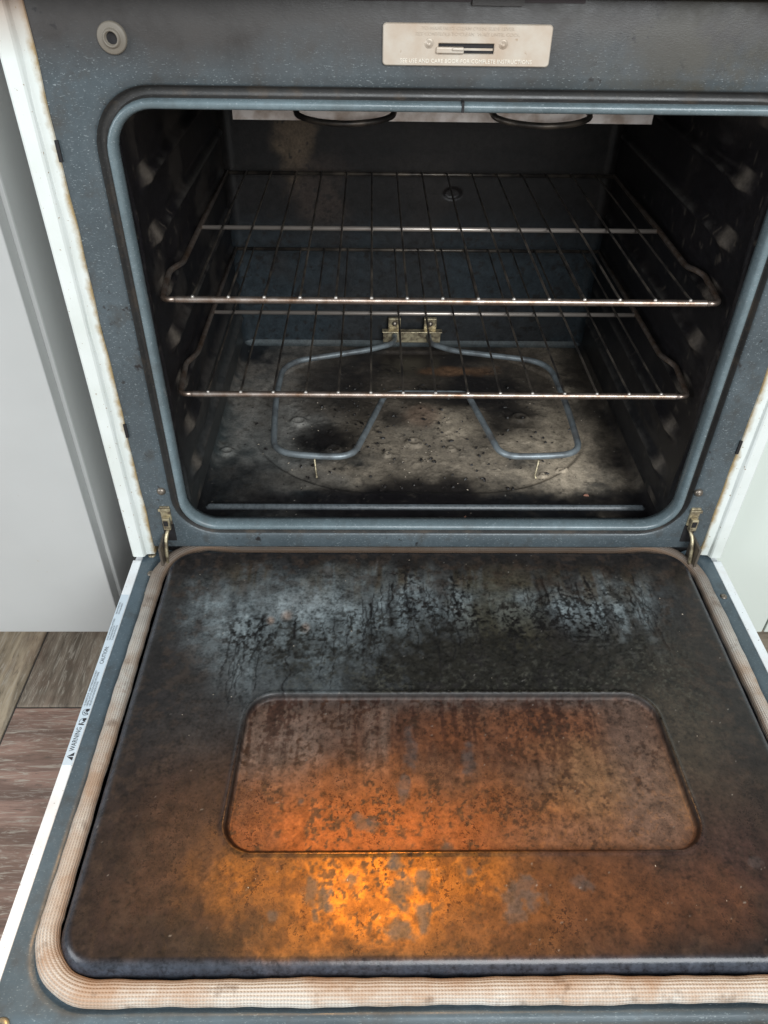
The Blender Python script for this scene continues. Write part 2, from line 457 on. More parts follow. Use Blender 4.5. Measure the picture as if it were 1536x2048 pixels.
FZ = -0.330
def floor():
    base = MB().box(-5, 5, -5, 3, FZ-0.05, FZ-0.0025).build('floor_grout', M['grout'], kind='structure')
    mb = MB(); tones = []; alts = []
    tl = [(0.30, 0.25, 0.19), (0.24, 0.19, 0.145), (0.25, 0.165, 0.125), (0.27, 0.21, 0.16), (0.20, 0.155, 0.12)]
    w = 0.152; L = 0.91
    for i in range(-14, 20):
        x0 = -0.598 + i*w
        off = -0.034 if i == 0 else -0.034 + (0.41 if i == -1 else random.uniform(0.1, 0.8))
        for j in range(-5, 4):
            y0 = off + j*L
            t = random.choice(tl); al = random.choice([0, 0, 1])
            if i == 0 and j == 0: t, al = (0.24, 0.195, 0.150), 0
            if i == 0 and j == -1: t, al = (0.25, 0.155, 0.12), 1
            if i == -1: t, al = (0.36, 0.29, 0.205), 0
            mb.box(x0+0.0014, x0+w-0.0014, y0+0.0014, y0+L-0.0014, FZ-0.008, FZ)
            tones += [t]*8; alts += [al]*8
    o = mb.build('floor', M['tile'], kind='structure')
    at = o.data.attributes.new('tone', 'FLOAT_COLOR', 'POINT'); at.data.foreach_set('color', [c for t in tones for c in (*t, 1)])
    at = o.data.attributes.new('alt', 'FLOAT', 'POINT'); at.data.foreach_set('value', [float(x) for x in alts])
    bevel(o, 0.0012, 2)
floor()

# ------------------------------------------------------------------ cabinets
def cabinet(name, sgn, label, xs, door_xs, seamed, mt):
    r = empty(name, label, 'cabinet', 'painted cabinets beside the oven', (sgn*0.6, 0.3, FZ))
    def P(o):
        o.parent = r; o.matrix_parent_inverse = Matrix.Translation((-sgn*0.6, -0.3, -FZ)); return o
    x0, x1 = xs
    P(bevel(MB().box(x0, x1, 0.042, 0.62, -0.215, 0.62).build('carcass', mt), 0.001))
    for (a, bq) in door_xs:
        P(bevel(MB().box(a, bq, 0.020, 0.0405, -0.226, 0.60).build('door_panel', mt), 0.0015, 3))
    P(MB().box(x0, x1, 0.17, 0.60, FZ, -0.216).build('toe_kick', M['cab_side']))
    return r, P
rl, PL = cabinet('cabinet', -1, 'light grey painted cabinet with recessed side frame, left of the oven', (-1.35, -0.4274), [(-1.34, -0.432)], False, M['cab_l'])
PL(MB().box(-0.4272, -0.3795, 0.130, 0.15, FZ+0.02, 0.62).build('filler_strip', M['cab_side']))
PL(MB().box(-0.4290, -0.4276, 0.0405, 0.0418, -0.2, 0.62).build('edge_bead', M['cab_l']))
M['cab_r'] = mat('pale_cabinet_paint', (0.60, 0.65, 0.60), 0.45)[0]
rr_, PR = cabinet('cabinet', 1, 'pale greenish white cabinet with a narrow door seam, right of the oven', (0.3845, 1.35), [(0.386, 0.4985), (0.5015, 1.34)], True, M['cab_r'])

# ------------------------------------------------------------------ the oven
oven = empty('oven', 'open built-in range oven with grimy dark enamel cavity and dropped, grease-browned door', 'oven')

# front frame: rounded lip, groove, flat face
def front_frame():
    prof = [(0.040, 0.0130), (0.0012, 0.0125), (0.0, 0.0055), (0.0, 0.0015), (0.0010, -0.0030), (0.0026, -0.0052), (0.0060, -0.0058), (0.0078, -0.0044), (0.0086, 0.0020),
            (0.0092, 0.0080), (0.0100, 0.0092), (0.0148, 0.0092), (0.0166, 0.0074), (0.0184, 0.0016), (0.0205, 0.0)]
    loops = []
    for e, y in prof:
        loops.append([(x, y, z) for x, z in rr(-0.2990-e, 0.2990+e, 0.0-e, 0.464+e, 0.036+e, 9, 16)])
    inn = rr(-0.3500, 0.3500, -0.0385, 0.5460, 0.003, 9, 16)
    loops.append([(x, 0.0, z) for x, z in rr(-0.2990-0.028, 0.2990+0.028, -0.028, 0.464+0.028, 0.036+0.028, 9, 16)])
    loops.append([(x, 0.0, z) for x, z in inn])
    out = rr(-0.3515, 0.3515, -0.0405, 0.5480, 0.004, 9, 16)
    loops.append([(x, 0.0004, z) for x, z in out])
    out2 = rr(-0.3515, 0.3515, -0.0428, 0.5500, 0.004, 9, 16)
    loops.append([(x, 0.0035, z) for x, z in out2])
    loops.append([(x, 0.022, z) for x, z in out2])
    v, f = loft(loops)
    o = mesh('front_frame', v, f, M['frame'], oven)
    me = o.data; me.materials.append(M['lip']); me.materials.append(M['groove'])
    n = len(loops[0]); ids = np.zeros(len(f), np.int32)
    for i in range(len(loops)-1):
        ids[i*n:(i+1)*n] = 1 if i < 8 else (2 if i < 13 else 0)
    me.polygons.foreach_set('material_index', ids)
front_frame()
# seam in the lip at the top
MB().box(0.0012, 0.0034, -0.0062, 0.004, 0.4655, 0.4735).build('lip_seam', M['black'], oven)

# white body sides: folded front edge and long side skin
def side_trim(s):
    pr = [(-0.3500, 0.012), (-0.3500, 0.0010), (-0.3512, -0.0012), (-0.3612, -0.0022), (-0.3628, -0.0058), (-0.3645, -0.0072),
          (-0.3760, -0.0072), (-0.3780, -0.0058), (-0.3785, -0.003), (-0.3785, 0.60)]
    zs = np.linspace(-0.052, 0.62, 60)
    loops = []
    for z in zs:
        w = 0.0006*math.sin(z*37+s)+0.0004*math.sin(z*91)
        loops.append([(s*(x+(w if i < 4 else 0)), y, z) for i, (x, y) in enumerate(pr)])
    v, f = loft(loops, close=False, flip=(s < 0))
    n = len(pr)
    o = mesh('side_panel', v, f, M['white'], oven, smooth=False)
    return o
side_trim(1); side_trim(-1)
# lower body, drawer and range top (the rest of the appliance around the opening)
MB().box(-0.370, 0.370, 0.020, 0.030, -0.12, -0.0435).build('lower_rail', M['black'], oven)
bevel(MB().box(-0.3775, 0.3775, -0.020, 0.02, -0.315, -0.125).build('storage_drawer', M['white_door'], oven), 0.006, 3)
MB().box(-0.3785, 0.3785, 0.60, 0.62, FZ, 0.62).build('back_panel', M['cab_side'], oven)
bevel(MB().box(-0.3785, 0.3785, -0.032, 0.018, 0.5515, 0.640).build('control_strip', M['maroon'], oven), 0.003)
bevel(MB().box(-0.381, 0.381, -0.045, 0.62, 0.642, 0.668).build('cooktop', M['maroon'], oven), 0.005, 3)
lt = MB().box(-0.093, 0.094, -0.0025, 0.006, 0.5445, 0.5512).build('latch_opening', M['maroon'], oven)
MB().box(0.004, 0.045, -0.0060, -0.0026, 0.5425, 0.5510).build('latch_hook', M['frame'], lt)

# --- cavity
FLZ = -0.0346; BY = 0.5386
def blob(x, y, cx, cy, rx, ry, soft=0.5, wob=0.35, sc=22, seed=1):
    w = fbm(x, y, sc, 5, seed)*2-1
    d = np.sqrt(((x-cx)/rx)**2+((y-cy)/ry)**2)+w*wob*2
    return 1-sm(1-soft, 1+soft, d)
def mixc(c, m_, t, k=1.0):
    m_ = np.clip(m_*k, 0, 1)[..., None]; return c*(1-m_)+np.array(t)*m_
def sdrr(x, y, x0, x1, y0, y1, r):
    cx, cy = (x0+x1)/2, (y0+y1)/2; hx, hy = (x1-x0)/2-r, (y1-y0)/2-r
    qx, qy = np.abs(x-cx)-hx, np.abs(y-cy)-hy
    return np.minimum(np.maximum(qx, qy), 0)+np.hypot(np.maximum(qx, 0), np.maximum(qy, 0))-r

fx = np.linspace(-0.3035, 0.3035, 400)
fy = np.concatenate([np.linspace(0.0135, 0.51, 340), np.linspace(0.512, BY, 22)])
def floor_h(x, y):
    z = np.full_like(x, FLZ)
    # pressed front bead with rounded ends
    d = np.hypot(np.maximum(np.abs(x)-0.291, 0), y-0.0725)
    z += 0.0050*(1-sm(0.0010, 0.0050, d))
    # shallow pressed well under the element
    s = sdrr(x, y, -0.262, 0.262, 0.105, 0.515, 0.19)
    z += -0.0045*(1-sm(-0.006, 0.002, s))
    # blisters and flakes of burnt spill
    for (cx, cy, r) in [(-0.188, 0.287, .012), (-0.286, 0.199, .010), (-0.130, 0.213, .011), (0.161, 0.302, .013), (-0.010, 0.231, .012), (0.045, 0.215, 0.006), (0.20, 0.16, .007), (-0.05, 0.20, .006), (0.172, 0.150, .005)]:
        d = np.hypot((x-cx)/1.15, y-cy)/r
        z += 0.0035*np.exp(-((d-0.75)/0.28)**2)+0.0012*(1-sm(0.5, 1.0, d))
    z += 0.0008*sm(0.58, 0.72, fbm(x, y, 110, 4, 41))*sm(-0.02, -0.06, s)
    # rounded corner up into the back wall and the sides
    k = np.maximum(y-0.530, 0); z += 0.0086-np.sqrt(np.maximum(0.0086**2-k**2, 0))
    k = np.maximum(np.abs(x)-0.292, 0); z += 0.0115-np.sqrt(np.maximum(0.0115**2-k**2, 0))
    return x, y, z
def floor_cols(x, y):
    c = np.ones(x.shape+(3,))*np.array((0.014, 0.015, 0.017))
    n = fbm(x, y, 60, 5, 3); n2 = fbm(x, y, 140, 4, 9)
    c = mixc(c, sm(0.35, 0.6, fbm(x, y*1.5, 12, 4, 6)), (0.035, 0.042, 0.045), 0.6)
    c = mixc(c, blob(x, y, -0.27, 0.22, 0.10, 0.15), (0.045, 0.055, 0.055), 0.7)
    ash = (0.52, 0.43, 0.32); ashg = (0.40, 0.38, 0.345)
    for (cx, cy, rx, ry, cc, k) in [(-0.20, 0.33, .085, .20, ashg, .75), (0.01, 0.25, .15, .12, ash, .85), (0.225, 0.31, .095, .20, ash, .85),
                                    (0.11, 0.142, .17, .042, ash, .8), (-0.10, 0.142, .12, .034, ash, .6), (-0.146, 0.135, .055, .024, (0.26, 0.24, 0.21), .8), (0.0, 0.42, .27, .13, (0.13, 0.105, 0.082), .85), (-0.22, 0.22, .06, .14, (0.16, 0.16, 0.15), .6), (0.0, 0.30, .24, .20, (0.09, 0.075, 0.06), .6),
                                    (0.06, 0.30, 0.05, 0.05, ash, 0.7), (0.19, 0.22, 0.06, 0.10, ash, 0.8)]:
        c = mixc(c, blob(x, y, cx, cy, rx, ry, 0.45, 0.35, 20, 12)*(0.62+0.38*sm(0.36, 0.6, n)), cc, k)
    for (cx, cy, rx, ry, k) in [(-0.125, 0.40, .065, .09, .75), (-0.144, 0.235, .045, .040, .95), (0.11, 0.39, .10, .070, .92), (0.135, 0.30, .055, .045, .85),
                                (0.0, 0.110, .13, .046, .95), (0.0, 0.48, .10, .05, .8), (0.03, 0.36, 0.05, 0.03, 0.6), (-0.04, 0.30, 0.02, 0.02, 0.7), (-0.27, 0.12, 0.09, 0.05, 0.7), (0.30, 0.25, 0.05, 0.3, 0.8), (0.0, 0.075, 0.4, 0.035, 0.85)]:
        c = mixc(c, blob(x, y, cx, cy, rx, ry, 0.55, 0.26, 22, 22), (0.009, 0.008, 0.009), k)
    c = mixc(c, blob(x, y, 0.079, 0.451, .06, .016), (0.20, 0.11, 0.06), 0.8)
    c = mixc(c, blob(x, y, 0.01, 0.31, .03, .03), (0.20, 0.12, 0.08), 0.5)
    c = mixc(c, sm(0.68, 0.76, n2), (0.04, 0.035, 0.03), 0.55)
    c = mixc(c, 1-sm(0.0035, 0.0060, np.hypot(np.maximum(np.abs(x)-0.291, 0), y-0.0725)), (0.10, 0.115, 0.125), 0.9)  # highlight along the front bead painted as a paler line
    c = mixc(c, sm(0.90, 0.94, fbm(x, y, 300, 2, 77)), (0.42, 0.39, 0.34), 0.6)
    c = mixc(c, (y > 0.530)*1.0, (0.07, 0.085, 0.09), 0.8)  # reflection line on the back fillet painted into the colour
    gl = 0.22+0.5*np.clip(c.mean(-1)/0.15, 0, 1)
    gl = np.where(np.hypot(np.maximum(np.abs(x)-0.291, 0), y-0.0725) < 0.006, 0.10, gl)
    return {'stain_light': c, 'gloss': gl}
grid('cavity_floor', fx, fy, floor_h, M['cavity'], oven, floor_cols, label='pitted oven floor with pale ash and black burnt spills')

bz = np.linspace(FLZ+0.0080, 0.47, 220)
def back_h(x, z):
    y = np.full_like(x, BY)
    k = np.maximum(np.abs(x)-0.288, 0); y -= 0.0155-np.sqrt(np.maximum(0.0156**2-k**2, 0))
    y += 0.003*(1-sm(0.7, 1.0, np.hypot((x-0.054)/0.016, (z-0.231)/0.010)))
    return x, y, z
def back_cols(x, z):
    c = np.ones(x.shape+(3,))*np.array((0.012, 0.011, 0.011))
    c = mixc(c, sm(0.22, 0.12, z+0.03*(fbm(x, z, 8, 4, 2)-0.5)), (0.024, 0.032, 0.038))  # daylight reaching the lower wall painted in as a bluer tone
    c = mixc(c, sm(0.45, 0.65, fbm(x, z, 9, 5, 8)), (0.024, 0.020, 0.018), 0.5)
    c = mixc(c, blob(x, z, -0.193, 0.315, .030, .06, .5, .4, 30, 5), (0.14, 0.10, 0.065), 0.8)
    c = mixc(c, blob(x, z, -0.16, 0.23, .045, .05, .5, .4, 30, 6), (0.07, 0.05, 0.04), 0.5)
    c = mixc(c, blob(x, z, 0.054, 0.231, .017, .011, .15, .05), (0.012, 0.010, 0.010))
    c = mixc(c, sm(0.66, 0.72, fbm(x, z, 120, 3, 10)), (0.015, 0.013, 0.012), 0.8)
    return {'stain_light': c, 'gloss': np.full_like(x, 0.30)}
grid('cavity_back_wall', np.linspace(-0.3035, 0.3035, 240), bz, back_h, M['cavity'], oven, back_cols)

def wall(s):
    Y = np.linspace(0.0133, BY-0.006, 240); Z = np.linspace(FLZ+0.008, 0.472, 260)
    def h(y, z):
        x = np.full_like(y, 0.3035)
        for zc in (0.040, 0.0998, 0.1586, 0.2174, 0.2762, 0.335, 0.3938):
            zz = zc-0.0085
            g_ = np.exp(-((z-zz)/0.0055)**2)*sm(0.085, 0.11, y)*(1-sm(0.50, 0.52, y))
            x -= 0.0090*g_
            # bulged stop at the front of each guide
            x -= 0.0090*np.exp(-((z-(zc-0.010))/0.0095)**2-((y-0.083)/0.018)**2)
            x -= 0.0030*np.exp(-((z-(zc+0.010))/0.008)**2-((y-0.16)/0.030)**2)
        # vertical bead behind the lip
        x -= 0.0035*np.exp(-((y-0.024-0.004*np.sin(z*40))/0.0035)**2)
        return s*x, y, z
    def cols(y, z):
        c = np.ones(y.shape+(3,))*np.array((0.009, 0.008, 0.009))
        c = mixc(c, sm(0.5, 0.68, fbm(y, z, 14, 5, 3+s)), (0.050, 0.043, 0.038), 0.6 if s < 0 else 0.2)
        c = mixc(c, sm(0.12, 0.0, z), (0.05, 0.053, 0.052), 0.7 if s < 0 else 0.2)
        c = mixc(c, sm(0.74, 0.84, fbm(y*2.5, z, 60, 3, 13)), (0.09, 0.075, 0.06), 0.5)
        for zc in (0.040, 0.0998, 0.1586, 0.2174, 0.2762, 0.335, 0.3938):
            c = mixc(c, np.exp(-((z-zc+0.0075)/0.0035)**2)*sm(0.10, 0.13, y)*sm(0.35, 0.6, fbm(y, z, 40, 4, 33)), (0.060, 0.055, 0.050), 0.6)  # ledge highlights painted in as a lighter ridge line
        c = mixc(c, np.exp(-((y-0.078)/0.012)**2)*sm(0.45, 0.6, np.cos((z-0.0998+0.004)*2*math.pi/0.0588)), (0.13, 0.11, 0.09), 0.6)
        return {'stain_light': c, 'gloss': np.full_like(y, 0.26)}
    return grid('cavity_side_wall', Y, Z, h, M['cavity'], oven, cols)
wall(1); wall(-1)
MB().box(-0.31, 0.31, 0.02, 0.55, 0.470, 0.480).build('cavity_ceiling', M['black'], oven)

# broil element and pale reflector under the cavity ceiling
rf = MB()
rf.box(-0.236, 0.252, 0.2500, 0.2520, 0.4005, 0.440)
rf.box(-0.236, 0.252, 0.2521, 0.50, 0.436, 0.438)
rf.build('broil_reflector', M['reflector'], oven)
MB().box(-0.2, 0.2, 0.252, 0.50, 0.439, 0.469).build('broil_support', M['black'], oven)
be = MB()
zB = 0.4140
pts = [(-0.19, 0.50, zB)]
for cx in (-0.105, 0.115):
    pts += [(cx-0.055, 0.46, zB+.006), (cx-0.056, 0.245, zB+.004), (cx-0.045, 0.205, zB-0.001), (cx, 0.190, zB-0.003), (cx+0.045, 0.205, zB-0.001), (cx+0.056, 0.245, zB+.004), (cx+0.055, 0.46, zB+.006)]
pts += [(0.20, 0.50, zB)]
be.tube(catmull(pts, 8), 0.0034, 10)
be.build('broil_element', M['wire'], oven, smooth=True)

# bake element
ez = FLZ+0.030
E = [(-0.034, 0.531, -0.008), (-0.034, 0.505, -0.009), (-0.040, 0.482, ez), (-0.080, 0.460, ez), (-0.220, 0.415, ez), (-0.2225, 0.300, ez), (-0.2120, 0.158, ez),
     (-0.152, 0.1475, ez), (-0.100, 0.1475, ez), (-0.052, 0.318, ez), (0.004, 0.318, ez)]
E = E[:-1]+[(-0.02, 0.319, ez), (0.05, 0.319, ez)]
E2 = [(0.076, 0.318, ez), (0.108, 0.150, ez), (0.16, 0.1495, ez), (0.222, 0.157, ez), (0.2270, 0.30, ez), (0.222, 0.422, ez), (0.066, 0.459, ez), (0.031, 0.482, ez), (0.027, 0.505, -0.009), (0.027, 0.531, -0.008)]
pth = fillet(E+E2, [0.02, 0.02, 0.03, 0.045, 0.05, 0.042, 0.03, 0.055, 0.035, 0.02, 0.02, 0.035, 0.055, 0.03, 0.04, 0.05, 0.045, 0.03, 0.02, 0.02], 8)
el = MB().tube(pth, 0.0047, 12).build('bake_element', M['element'], oven, smooth=True)
for x, dx in ((-0.1535, 0.0015), (0.160, -0.002)):
    MB().tube([(x, 0.147, ez-0.002), (x, 0.1435, ez-0.003), (x+dx, 0.1425, FLZ+0.002), (x+dx+0.001, 0.137, FLZ+0.0006)], 0.0015, 8).build('leg', M['brass'], el, smooth=True)
bk = MB().box(-0.054, 0.048, 0.5225, 0.5255, -0.022, 0.0015)
bk.box(-0.056, 0.050, 0.512, 0.5254, 0.0016, 0.0032)
for x in (-0.034, 0.029):
    bk.box(x-0.011, x+0.011, 0.5256, 0.5340, -0.004, 0.022)
bevel(bk.build('mounting_bracket', M['brass'], el), 0.0008)
for x in (-0.034, 0.029):
    MB().lathe((x, 0.5256, 0.013), (0, -1, 0), [(0.0048, 0), (0.0046, 0.002), (0.003, 0.0036), (0.0, 0.004)], 14).build('screw', M['screw'], el, smooth=True)

# --- screws, bumpers, hinges on the face
for x, z in ((-0.3259, 0.0493), (0.3223, 0.0498)):
    MB().lathe((x, 0.0, z), (0, -1, 0), [(0.0052, -0.001), (0.0052, 0.0012), (0.0042, 0.0030), (0.0022, 0.0040), (0.0, 0.0042)]).build('screw', M['screw'], oven, smooth=True)
bp = MB().lathe((-0.2855, 0.0, 0.5165), (0, -1, 0), [(0.0118, -0.001), (0.0120, 0.0022), (0.0108, 0.0036), (0.0080, 0.0026), (0.0070, 0.0034), (0.0062, 0.0060), (0.0050, 0.0056), (0.0046, 0.0010), (0.0, 0.0010)], 32).build('bumper', M['washer'], oven, smooth=True)
MB().cyl((-0.2855, -0.0011, 0.5165), (0, -1, 0), 0.0044, 0.0044, 0.0006).build('bumper_hole', M['black'], bp)
for (x, z) in ((-0.3505, 0.43), (-0.3505, 0.136), (0.3505, 0.117)):
    MB().box(x-0.0016, x+0.0016, -0.0020, 0.003, z-0.009, z+0.009).build('seam_slot', M['black'], oven)

def hinge(s):
    x = s*0.3265
    h_ = MB()
    # slot plate with folded tongue
    h_.box(x-0.0062, x+0.0062, -0.0022, 0.002, -0.002, 0.026)
    h_.box(x-0.0075, x+0.0075, -0.0050, -0.0021, 0.020, 0.0245)
    h_.box(x-0.0040, x+0.0050, -0.0085, -0.0021, -0.006, 0.012)
    o = bevel(h_.build('hinge', M['brass'], oven), 0.0012, 2)
    MB().box(x-0.0028, x+0.0028, -0.0092, -0.0086, 0.001, 0.009).build('hinge_slot', M['black'], o)
    arm = MB()
    P = [(x-0.003*s, 0.004, -0.004), (x+0.002*s, -0.010, -0.012), (x+0.003*s, -0.018, -0.028), (x+0.004*s, -0.024, -0.058)]
    arm.tube(fillet(P, 0.01, 4), 0.0023, 8)
    arm.build('hinge_arm', M['brass'], o, smooth=True)
    a2 = MB().box(x+0.0075*s-0.0014, x+0.0075*s+0.0014, -0.030, -0.001, -0.055, -0.018)
    a2.build('hinge_link', M['screw'], o)
    # opening in the frame beneath
    MB().box(x-0.007, x+0.007, -0.0008, 0.004, -0.0295, -0.0022).build('hinge_pocket', M['black'], o)
hinge(-1); hinge(1)

# --- latch plate
def latch_plate():
    X0, X1, Z0, Z1 = -0.0665, 0.0711, 0.4998, 0.5298
    sx0, sx1, sz0, sz1 = -0.0210, 0.0245, 0.5088, 0.5160
    yo, yi = -0.0034, 0.0
    loops = [[(x, y, z) for x, z in rr(*q)] for q, y in [
        ((X0, X1, Z0, Z1, 0.0030), 0.0), ((X0, X1, Z0, Z1, 0.0030), yo+0.0008), ((X0+0.0007, X1-0.0007, Z0+0.0007, Z1-0.0007, 0.0026), yo),
        ((sx0-0.0006, sx1+0.0006, sz0-0.0006, sz1+0.0006, 0.0009), yo), ((sx0, sx1, sz0, sz1, 0.0006), yo+0.0006), ((sx0, sx1, sz0, sz1, 0.0006), -0.0004)]]
    v, f = loft(loops)
    pl = mesh('latch_plate', v, [q[::-1] for q in f], M['plate'], oven, smooth=False, label='heat-tinted metal plate with lock slot')
    MB().box(sx0-0.0005, sx1+0.0005, -0.0006, -0.0004, sz0-0.0005, sz1+0.0005).build('slot', M['black'], pl)
    MB().box(sx0+0.018, sx1-0.0008, -0.0018, -0.0010, sz0+0.0022, sz0+0.0038).build('slide_rail', M['plate'], pl)
    lv = MB().box(-0.0228, -0.0002, -0.0062, -0.0010, 0.5092, 0.5137)
    lv.box(-0.0100, -0.0004, -0.0078, -0.0061, 0.5114, 0.5136)
    bevel(lv.build('lever', M['plate'], pl), 0.0009)
    for x in (-0.0288, 0.0318):
        MB().lathe((x, yo+0.0002, 0.5160), (0, -1, 0), [(0.0038, 0), (0.0036, 0.0007), (0.0026, 0.0004), (0.0021, 0.0018), (0.0, 0.0021)], 18).build('rivet', M['plate'], pl, smooth=True)
    return pl, yo
PLATE, PYO = latch_plate()

def text_mesh(name, body, size, mtx, m_, parent, ext=0.0, align='LEFT', sxx=1.0):
    cu = bpy.data.curves.new(name, 'FONT'); cu.body = body; cu.size = size; cu.extrude = ext; cu.align_x = align
    cu.resolution_u = 2
    tmp = bpy.data.objects.new('tmp', cu); col.objects.link(tmp)
    dg = bpy.context.evaluated_depsgraph_get(); dg.update()
    me = bpy.data.meshes.new_from_object(tmp.evaluated_get(dg))
    bpy.data.objects.remove(tmp); bpy.data.curves.remove(cu)
    me.materials.clear(); me.materials.append(m_)
    me.transform(Matrix.Diagonal((sxx, 1, 1, 1))); me.transform(mtx)
    me.name = name
    o = bpy.data.objects.new(name, me); col.objects.link(o); o.parent = parent
    return o
Rf = Matrix.Rotation(math.radians(90), 4, 'X')
def on_face(x, y, z): return Matrix.Translation((x, y, z)) @ Rf
text_mesh('embossed_text', 'SEE USE AND CARE BOOK FOR COMPLETE INSTRUCTIONS', 0.0042, on_face(0.0023, PYO-0.0002, 0.5021), M['plate_text'], PLATE, 0.0003, 'CENTER', 0.98)
text_mesh('embossed_text', 'TO MANUALLY CLEAN OVEN: SLIDE LEVER', 0.0034, on_face(0.0023, PYO-0.0002, 0.5255), M['plate'], PLATE, 0.0002, 'CENTER', 1.15)
text_mesh('embossed_text', 'SET CONTROLS TO CLEAN  WAIT UNTIL COOL', 0.0034, on_face(0.0023, PYO-0.0002, 0.5215), M['plate'], PLATE, 0.0002, 'CENTER', 1.15)

# ------------------------------------------------------------------ door
door = empty('oven_door'); door.parent = oven
DZ = -0.0564; DL = -0.575; DR = 0.012
bevel(MB().box(-0.3782, 0.3782, DL, DR-0.004, DZ-0.040, DZ-0.0035).build('outer_skin', M['white_door'], door), 0.004, 3)
for s in (-1, 1):
    a, b_ = sorted((s*0.3785, s*0.3672))
    bevel(MB().box(a, b_, DL, DR-0.02, DZ-0.020, DZ).build('skin_edge', M['white_door'], door), 0.0012, 2)
# enamel rim with a soft pressed channel for the gasket and roll at the front
rx = np.linspace(-0.3668, 0.3668, 260); ry = np.linspace(DL, DR, 230)
def rim_h(x, y):
    s = sdrr(x, y, -0.350, 0.350, -0.5150, 0.03, 0.055)
    z = np.full_like(x, DZ)
    z += -0.0035*(1-sm(-0.004, 0.003, s))
    z += -0.0030*np.exp(-((y+0.5250)/0.0035)**2)+0.0012*np.exp(-((y+0.5325)/0.004)**2)
    return x, y, z
grid('rim', rx, ry, rim_h, M['door_rim'], door)

# raised inner panel
PX0, PX1, PY0, PY1, PRR = -0.3290, 0.3290, -0.4930, -0.0010, 0.036
PTOP = DZ+0.0140
IX0, IX1, IY0, IY1, IR = -0.2080, 0.2275, -0.3970, -0.2270, 0.030
def runs(x, y):
    """dried vertical drips and crackled spill near the hinge side"""
    m_ = np.zeros_like(x)
    rs = np.random.RandomState(11)
    dr = [(0.135, -0.055, .060), (0.155, -0.060, .075), (0.175, -0.062, .050), (0.19, -0.05, .085), (0.235, -0.075, .035), (-0.03, -0.045, .08), (0.025, -0.05, .085), (-0.075, -0.095, .05), (-0.20, -0.115, .05), (-0.16, -0.12, .04), (-0.05, -0.06, .06)]
    for _ in range(70):
        cx = rs.uniform(-0.09, 0.27) if rs.rand() < 0.8 else rs.uniform(-0.25, -0.09)
        dr.append((cx, rs.uniform(-0.13, -0.04) if cx > -0.09 else rs.uniform(-0.16, -0.10), rs.uniform(0.03, 0.12)))
    for j, (cx, cy, ln) in enumerate(dr):
        wv = 0.006*(fbm(y, y*0+j*3.1, 60, 4, 60+j)-0.5)*2+0.10*(y-cy)*(-1 if cx > 0 else 1)*abs(cx)*3
        d = np.abs(x-cx-wv); wd = (0.0021 if j < 11 else rs.uniform(0.0007, 0.0015))*(0.25+1.4*vnoise(y*190, y*0+j, 70+j))
        mm = (1-sm(wd*0.35, wd, d))*sm(cy-ln, cy-ln*0.7, y)*(1-sm(cy-0.004, cy+0.004, y))
        m_ = np.maximum(m_, mm*(1.0 if j < 11 else 0.75))
    n3 = fbm(x*2.4, y*0.9, 60, 4, 3); n4 = fbm(x, y, 280, 3, 4)
    for (cx, cy, a, b_) in [(-0.025, -0.085, .028, .045), (0.028, -0.095, .024, .05), (0.15, -0.11, .07, .05), (-0.2, -0.15, 0.035, 0.03)]:
        m_ = np.maximum(m_, blob(x, y, cx, cy, a, b_, .5, .4)*sm(0.50, 0.59, n3*0.4+n4*0.6)*0.9)
    return m_
def panel_h(x, y):
    s = sdrr(x, y, PX0, PX1, PY0, PY1, PRR)
    t = np.clip(-s/0.0115, 0, 1); z = DZ-0.004+(PTOP-DZ+0.004)*np.sqrt(np.clip(1-(1-t)**2, 0, 1))
    # trapezoid window press: slightly narrower at the back
    xx = (x-0.0097)/(1-(y-IY0)*0.17)+0.0097
    i = sdrr(xx, y, IX0, IX1, IY0, IY1, IR)
    z += -0.0068*(1-sm(-0.0036, 0.0, i)) + 0.0012*np.exp(-((i-0.0018)/0.0020)**2)
    z += 0.0007*(fbm(x, y, 5, 2, 50)-0.5)*np.clip(t, 0, 1)
    z += 0.00010*sm(0.4, 0.8, fbm(x, y, 170, 3, 51))*np.clip(t, 0, 1)
    z += 0.0007*runs(x, y)+0.0004*blob(x, y, 0.065, -0.185, .24, .07, .5, .35, 18, 8)*sm(0.45, 0.6, fbm(x, y, 230, 3, 52))
    return x, y, z
